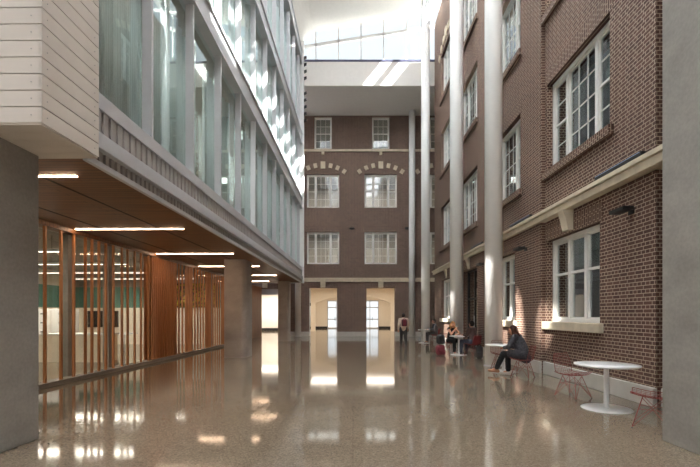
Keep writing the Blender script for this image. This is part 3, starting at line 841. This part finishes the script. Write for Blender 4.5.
def add_pad(o):
    mb = MB(); NU, NV = 8, 16; g = []
    for j in range(NV+1):
        g.append([mb.bm.verts.new(shell_pt(-.92+1.84*i/NU, .04+.92*j/NV)+Vector((0,.006,.008))) for i in range(NU+1)])
    for j in range(NV):
        for i in range(NU):
            f_ = mb.bm.faces.new((g[j][i],g[j][i+1],g[j+1][i+1],g[j+1][i])); f_.smooth = True
    p = mb.build('seat_pad', M['red_pad'], o, 'dark red pad'); s_ = p.modifiers.new('thick','SOLIDIFY'); s_.thickness = .014; s_.offset = 1
proto = make_chair('red wire chair facing the empty round table, on its far side')
chairs = [(4.12, 7.5, PI+.45, None), (4.12, 5.5, .9, 'red wire chair partly hidden behind the right concrete pier'),
          (4.2, 11.42, PI-.2, 'empty red wire chair at the foot of the nearest white column'),
          (4.2, 9.91, .85, 'red wire chair under the woman in the grey coat'),
          (4.51, 15.08, .55, 'red wire chair with dark pad under the man seen from behind'),
          (3.89, 15.9, PI+.35, 'red wire chair under the blonde woman'),
          (4.5, 22.0, PI/2, 'red wire chair with dark pad under the farthest seated person')]
cobj = []
for i, (x, y, rz, lab) in enumerate(chairs):
    o = proto if i == 0 else copy_tree(proto)
    if lab: o['label'] = lab
    o.location = (x, y, 0); o.rotation_euler.z = rz; cobj.append(o)
add_pad(cobj[4]); add_pad(cobj[6])

# bags
def backpack(x, y, z, rz, m, label, h=.44, w=.3, d=.2, tilt=0):
    o = thing('backpack', (x, y, z), label, 'backpack', rz)
    o.rotation_euler.x = tilt
    def soft(mb, c, half, nm, mm, sm=.45):
        mb.obox(c, half, (0,0,0)); k = mb.build(nm, mm, o)
        b = k.modifiers.new('soft','BEVEL'); b.width = min(half)*.85; b.segments = 4
        for p in k.data.polygons: p.use_smooth = True
    soft(MB(), (0,0,h/2), (w/2,d/2,h/2), 'bag_body', m)
    soft(MB(), (0,-d/2-.02,h*.3), (w*.38,.045,h*.24), 'front_pocket', m)
    for s in (-1,1):
        MB().path([(s*.09,d/2-.01,h*.9),(s*.1,d/2+.05,h*.65),(s*.1,d/2+.05,h*.35),(s*.11,d/2-.01,h*.1)], .014, 6).build('strap', M['black'], o)
    MB().path([(-.04,.02,h-.01),(-.03,.02,h+.04),(.03,.02,h+.04),(.04,.02,h-.01)], .009, 6).build('handle', M['black'], o)
    return o
backpack(3.34, 15.3, 0, .3, M['maroon'], 'maroon backpack standing on the floor left of the blonde woman', .40, .36, .24)
backpack(3.36, 15.33, .43, .2, M['nylon_dark'], 'dark grey backpack piled on top of the maroon backpack', .36, .32, .22)
backpack(4.5, 14.25, 0, -.2, M['black'], 'black bag standing on the floor behind the man in the brown shirt', .44, .25, .18)

# ------------------------------------------------------------------ people
def remesh(o, vox=.009, smooth=3):
    r = o.modifiers.new('one_surface','REMESH'); r.mode = 'VOXEL'; r.voxel_size = vox; r.use_smooth_shade = True
    s = o.modifiers.new('soften','SMOOTH'); s.factor = .5; s.iterations = smooth
    return o
def hand(mb, wrist, elbow, curl=.5, side=1):
    w, e = Vector(wrist), Vector(elbow)
    d = (w-e).normalized()
    up = Vector((0,0,1)) if abs(d.z) < .9 else Vector((0,1,0))
    x = d.cross(up).normalized(); n = x.cross(d).normalized()
    palm = w+d*.05
    mb.limb(w, w+d*.035, .026, .03); mb.obox(palm, (.001,.001,.001), (0,0,0))
    for k in range(4):
        o = (k-1.5)*.02
        a = w+d*.035+x*o*.8; b = w+d*.088+x*o
        mb.limb(a, b, .013, .0105)
        L = (.062,.075,.07,.055)[k]
        c = b+(d*math.cos(curl)-n*math.sin(curl))*L*.55; mb.limb(b, c, .0105, .009)
        c2 = c+(d*math.cos(curl*2)-n*math.sin(curl*2))*L*.45; mb.limb(c, c2, .009, .008)
    t0 = w+d*.03-x*side*.028; t1 = t0+(d*.6-x*side*.6-n*.3).normalized()*.04; t2 = t1+(d*.85-x*side*.2-n*.4).normalized()*.03
    mb.limb(t0, t1, .013, .011); mb.limb(t1, t2, .011, .009)
def person(label, loc, rz, J, top, bottom, shoe, skin, hair, hair_style, sleeve=1.0, puff=1.0, coat=False):
    """J: joints in local coordinates, facing +y."""
    o = thing('person', loc, label, 'person', rz)
    V = {k: Vector(v) for k, v in J.items()}
    for s in 'LR':
        V.setdefault('hip'+s, V['pelvis']+Vector((.09 if s=='R' else -.09,0,0)))
    b = MB()
    b.limb(V['pelvis'], V['spine'], .12, .115); b.limb(V['spine'], V['chest'], .115, .125)
    mid = (V['shL']+V['shR'])/2
    b.limb(V['chest'], mid, .12, .085); b.limb(mid, V['neck'], .07, .052); b.limb(V['neck'], V['head']-Vector((0,.0,.05)), .052, .055)
    fd = V.get('face', Vector((0,1,0))).normalized()
    hx = fd.cross(Vector((0,0,1))).normalized(); hu = hx.cross(fd).normalized()
    H = V['head']
    b.ball(H, .098, 3, (.8,.98,1.15), (0,0,math.atan2(-fd.x, fd.y)))
    b.ball(H+fd*.035-hu*.07, .05, 2, (1,1,.8))
    b.limb(H+fd*.09+hu*.01, H+fd*.112-hu*.02, .009, .013)
    for s in (-1,1): b.ball(H+hx*s*.08-fd*.005, .025, 2, (.5,.8,1.2))
    b.limb(H+fd*.085-hu*.055-hx*.018, H+fd*.085-hu*.055+hx*.018, .01, .01)
    for s in 'LR':
        b.limb(V['sh'+s], V['el'+s], .05, .04); b.limb(V['el'+s], V['wr'+s], .04, .027); hand(b, V['wr'+s], V['el'+s], V.get('curl'+s, Vector((.4,0,0))).x, 1 if s=='R' else -1)
        b.limb(mid, V['sh'+s], .07, .055)
        b.limb(V['pelvis'], V['hip'+s], .1, .095)
        b.limb(V['hip'+s], V['kn'+s], .09, .06); b.limb(V['kn'+s], V['an'+s], .058, .04); b.limb(V['an'+s], V['toe'+s], .04, .032)
    remesh(b.build('body', skin, o), .0085)
    for s in (-1,1):
        MB().ball(H+fd*.079+hx*s*.032+hu*.012, .013, 2).build('eye', M['black'], o)
    # clothes
    p = puff
    c = MB()
    c.limb(V['pelvis']+Vector((0,0,.02)), V['spine'], .145*p, .135*p); c.limb(V['spine'], V['chest'], .135*p, .14*p)
    c.limb(V['chest'], mid-Vector((0,0,.01)), .138*p, .1*p)
    for s in 'LR':
        c.limb(mid, V['sh'+s], .085, .07*p)
        if sleeve > 0:
            c.limb(V['sh'+s], V['el'+s], .066*p, .056*p)
            e = V['el'+s].lerp(V['wr'+s], sleeve*.95); c.limb(V['el'+s], e, .056*p, .042*p)
        if coat:
            c.limb(V['hip'+s]+Vector((0,0,.03)), V['hip'+s].lerp(V['kn'+s], .6)+Vector((0,0,.02)), .13, .11)
    if coat:
        c.limb(V['pelvis'], V['pelvis']+Vector((0,-.08,-.06)), .15, .13)
    remesh(c.build('coat' if coat else 'top', top, o), .012)
    t = MB()
    t.limb(V['pelvis'], V['pelvis']+Vector((0,0,.06)), .13, .13)
    for s in 'LR':
        t.limb(V['pelvis'], V['hip'+s], .125, .112); t.limb(V['hip'+s], V['kn'+s], .108, .078)
        t.limb(V['kn'+s], V['an'+s].lerp(V['kn'+s], .08), .078, .062)
    remesh(t.build('trousers', bottom, o), .012)
    for s in 'LR':
        k = MB(); a, q = V['an'+s], V['toe'+s]
        d_ = (q-a); d_.z = 0; d_ = d_.normalized() if d_.length > 1e-4 else Vector((0,1,0))
        hz = min(a.z, q.z)
        heel = Vector((a.x, a.y, q.z))-d_*.045
        k.limb(heel, q+d_*.05, .042, .038); k.limb(a-Vector((0,0,.02)), heel, .046, .045)
        remesh(k.build('shoe', shoe[0 if s=='L' else 1], o), .009)
    h = MB(); back = -fd
    h.ball(H+hu*.022+back*.018, .106, 3, (.86,1.0,1.12), (0,0,math.atan2(-fd.x, fd.y)))
    if hair_style == 'long':
        for s in (-1,0,1):
            h.limb(H+back*.06+hx*s*.05, H+back*.1+hx*s*.07-hu*.18, .055, .06)
            h.limb(H+back*.1+hx*s*.07-hu*.18, H+back*.13+hx*s*.06-hu*.34, .06, .035)
        for s in (-1,1): h.limb(H+hx*s*.075+hu*.03, H+hx*s*.095-hu*.15+fd*.01, .03, .03)
    hb = h.build('hair', hair, o)
    # keep the face free
    for v in hb.data.vertices:
        r = v.co-H
        if r.dot(fd) > .035 and r.dot(hu) < .06 and abs(r.dot(hx)) < .075:
            v.co -= fd*(r.dot(fd)-.035)
    remesh(hb, .009, 2)
    return o

sit = dict(pelvis=(0,-.04,.53), spine=(0,-.05,.70), chest=(0,-.02,.87), neck=(0,.01,1.08), head=(0,.04,1.19),
           shL=(-.17,-.01,1.00), shR=(.17,-.01,1.00), elL=(-.23,.08,.75), elR=(.23,.08,.75), wrL=(-.14,.28,.70), wrR=(.14,.28,.70),
           knL=(-.11,.38,.53), knR=(.11,.38,.53), anL=(-.11,.38,.1), anR=(.11,.38,.1), toeL=(-.12,.52,.045), toeR=(.12,.52,.045))
def pose(**k):
    d_ = dict(sit); d_.update(k); return d_
# woman in the grey coat
person('long haired person in a charcoal grey coat and black trousers sitting on a wire chair', (4.17, 9.93, 0), .85,
       pose(spine=(0,-.02,.70), chest=(0,.06,.87), neck=(0,.15,1.05), head=(0,.2,1.15), shL=(-.17,.1,.99), shR=(.17,.1,.99), elL=(-.24,.22,.74), elR=(.24,.22,.74),
            wrL=(-.1,.38,.72), wrR=(.1,.40,.72), knL=(-.1,.40,.56), knR=(.1,.36,.53), anL=(-.05,.60,.16), anR=(.12,.36,.1), toeL=(-.05,.74,.1), toeR=(.12,.50,.045), face=(-.35,1,-.2)),
       M['coat_grey'], M['cloth_black'], (M['shoe_tan'], M['shoe_white']), M['skin'], M['hair_brown'], 'long', 1.0, 1.12, True)
# man seen from behind
person('short haired person in a dark brown shirt and grey jeans seen from behind', (4.5, 15.1, 0), .55,
       pose(wrL=(-.12,.32,.78), wrR=(.1,.34,.78), knL=(-.13,.4,.53), anL=(-.14,.44,.1), toeL=(-.15,.58,.045)),
       M['cloth_brown'], M['jeans'], (M['shoe_dark'], M['shoe_dark']), M['skin'], M['hair_dark'], 'short', .9, 1.05)
# blonde woman
person('blonde person in a black sleeveless top and wide black trousers leaning on a small table', (3.9, 15.9, 0), PI+.35,
       pose(chest=(0,.05,.87), neck=(0,.1,1.06), head=(.02,.15,1.16), shL=(-.16,.07,.99), shR=(.16,.07,.99), elL=(-.2,.30,.80), elR=(.2,.3,.80), wrL=(.0,.42,.80), wrR=(.06,.36,.98), face=(.1,1,-.15)),
       M['cloth_black'], M['cloth_black'], (M['shoe_white'], M['shoe_white']), M['skin'], M['hair_blond'], 'long', 0)
# far person
person('dark haired person in a grey sweater sitting farthest away beside a white column', (4.48, 22.0, 0), PI/2,
       pose(wrL=(-.12,.32,.76), wrR=(.12,.32,.76)), M['cloth_grey'], M['trousers'], (M['shoe_dark'], M['shoe_dark']), M['skin_brown'], M['hair_dark'], 'short', 1, 1.05)
# walking person
wk = dict(pelvis=(0,0,.88), spine=(0,.01,1.04), chest=(0,.02,1.2), neck=(0,.03,1.40), head=(0,.06,1.50), shL=(-.18,.02,1.32), shR=(.18,.02,1.32),
          elL=(-.25,-.06,1.06), elR=(.25,.06,1.06), wrL=(-.25,.02,.84), wrR=(.24,.2,.88), knL=(-.09,.1,.48), knR=(.09,.0,.47), anL=(-.09,.17,.09), anR=(.09,-.2,.13), toeL=(-.1,.31,.045), toeR=(.09,-.07,.045))
pw = person('person in a beige sweater and dark trousers walking toward the far doorway', (403.5-353 and (403.5-353)*19.5/400, 19.5, 0), .05, wk,
       M['cloth_beige'], M['trousers'], (M['shoe_dark'], M['shoe_dark']), M['skin'], M['hair_dark'], 'short', 1, 1.1)
backpack((403.5-353)*19.5/400+.005, 19.5-.27, 1.0, PI+.05, M['maroon'], 'small reddish brown backpack worn by the walking person', .34, .26, .14)

# ------------------------------------------------------------------ light
wd = bpy.data.worlds.new('sky'); S.world = wd; wd.use_nodes = True
N = wd.node_tree.nodes; Lk = wd.node_tree.links; bg = N['Background']
tc = N.new('ShaderNodeTexCoord'); sp = N.new('ShaderNodeSeparateXYZ'); Lk.new(tc.outputs['Generated'], sp.inputs[0])
rp = N.new('ShaderNodeValToRGB'); rp.color_ramp.elements[0].position = 0; rp.color_ramp.elements[0].color = (.93,.95,1,1)
rp.color_ramp.elements[1].position = .8; rp.color_ramp.elements[1].color = (.80,.88,1,1)
Lk.new(sp.outputs['Z'], rp.inputs['Fac']); Lk.new(rp.outputs['Color'], bg.inputs['Color'])
bg.inputs['Strength'].default_value = .72
sun = bpy.data.lights.new('sun', 'SUN'); sun.energy = 24; sun.angle = .009; sun.color = (1,.97,.94)
so = bpy.data.objects.new('sun', sun); COL.objects.link(so)
so.rotation_euler = Vector((-.82,.45,-1.02)).to_track_quat('-Z','Y').to_euler()
def area(name, loc, sx, sy, e, c, rot=(0,0,0), w=False):
    l = bpy.data.lights.new(name, 'AREA'); l.shape = 'RECTANGLE'; l.size = sx; l.size_y = sy; l.energy = e; l.color = c
    o = bpy.data.objects.new(name, l); COL.objects.link(o); o.location = loc; o.rotation_euler = rot
    if w: wing(o)
    return o
for z, e in ((8.0, 230), (12.1, 260), (15.6, 170)): area('room_lamp', (0, 31.2, z), 14, 1.5, e, (1,.92,.82))
area('lobby_lamp', (0, 33.5, 3.95), 7, 3, 230, (1,.88,.74)); area('lobby_lamp', (0, 42, 3.95), 6, 3, 150, (1,.90,.78))
area('alcove_lamp', (-7.1, 37.5, 3.55), 3.5, 1.5, 130, (1,.88,.74))
for y in (8.2, 13.8, 18.5): area('inner_room_lamp', (-10.5, y, 3.25), 5.5, .12, 90, (1,.88,.72), w=True)
for z in (8.1, 12.0): area('wing_fill', (-6.2, 15, z), 2, 17, 500, (1,.98,.95), w=True)  # added unseen fill that brightens the curtains behind the glass
for z in (3.9, 8.2, 12.4): area('right_room_fill', (7.2, 13, z), 2, 18, 60, (1,.92,.82))  # added unseen fill so the right-hand windows look less dark

# added spots imitating sunlight thrown back into the hall by the facade glass
for (x, y, z, e, a) in ((4.0, 22.9, 3.3, 9000, 5.5), (4.15, 16.5, 1.6, 8000, 5.5), (4.05, 12.0, 2.3, 8000, 6.5), (4.93, 12.0, .95, 7000, 3.6),
                        (4.93, 21.2, .9, 9000, 5), (5.06, 10.45, 1.3, 5000, 3.4)):
    l = bpy.data.lights.new('added_glint_spot', 'SPOT'); l.energy = e*3.2; l.spot_size = math.radians(a); l.spot_blend = .35; l.shadow_soft_size = .12; l.color = (1,.95,.88)
    o = bpy.data.objects.new('added_glint_spot', l); COL.objects.link(o)
    d_ = Vector((.82,.45,-1.02)); t = (x+3.25)/.82
    o.location = Vector((x,y,z))-d_*t; o.rotation_euler = d_.to_track_quat('-Z','Y').to_euler()
# ------------------------------------------------------------------ camera
cam = bpy.data.cameras.new('camera'); co = bpy.data.objects.new('camera', cam); COL.objects.link(co)
co.location = (0, 0, EYE); co.rotation_euler = (PI/2, 0, 0)
cam.sensor_width = 36; cam.sensor_fit = 'HORIZONTAL'; cam.lens = 400/700*36
cam.shift_x = -3/700; cam.shift_y = (315-233.5)/700
cam.clip_start = .05; cam.clip_end = 300
S.camera = co
S.view_settings.view_transform = 'Standard'; S.view_settings.look = 'None'
S.view_settings.gamma = 1; S.view_settings.use_curve_mapping = False
S.view_settings.exposure = 0.82
S.cycles.use_denoising = True
S.cycles.max_bounces = 10; S.cycles.diffuse_bounces = 6; S.cycles.glossy_bounces = 5; S.cycles.transparent_max_bounces = 16
S.cycles.sample_clamp_indirect = 6
S.cycles.caustics_reflective = False; S.cycles.caustics_refractive = False
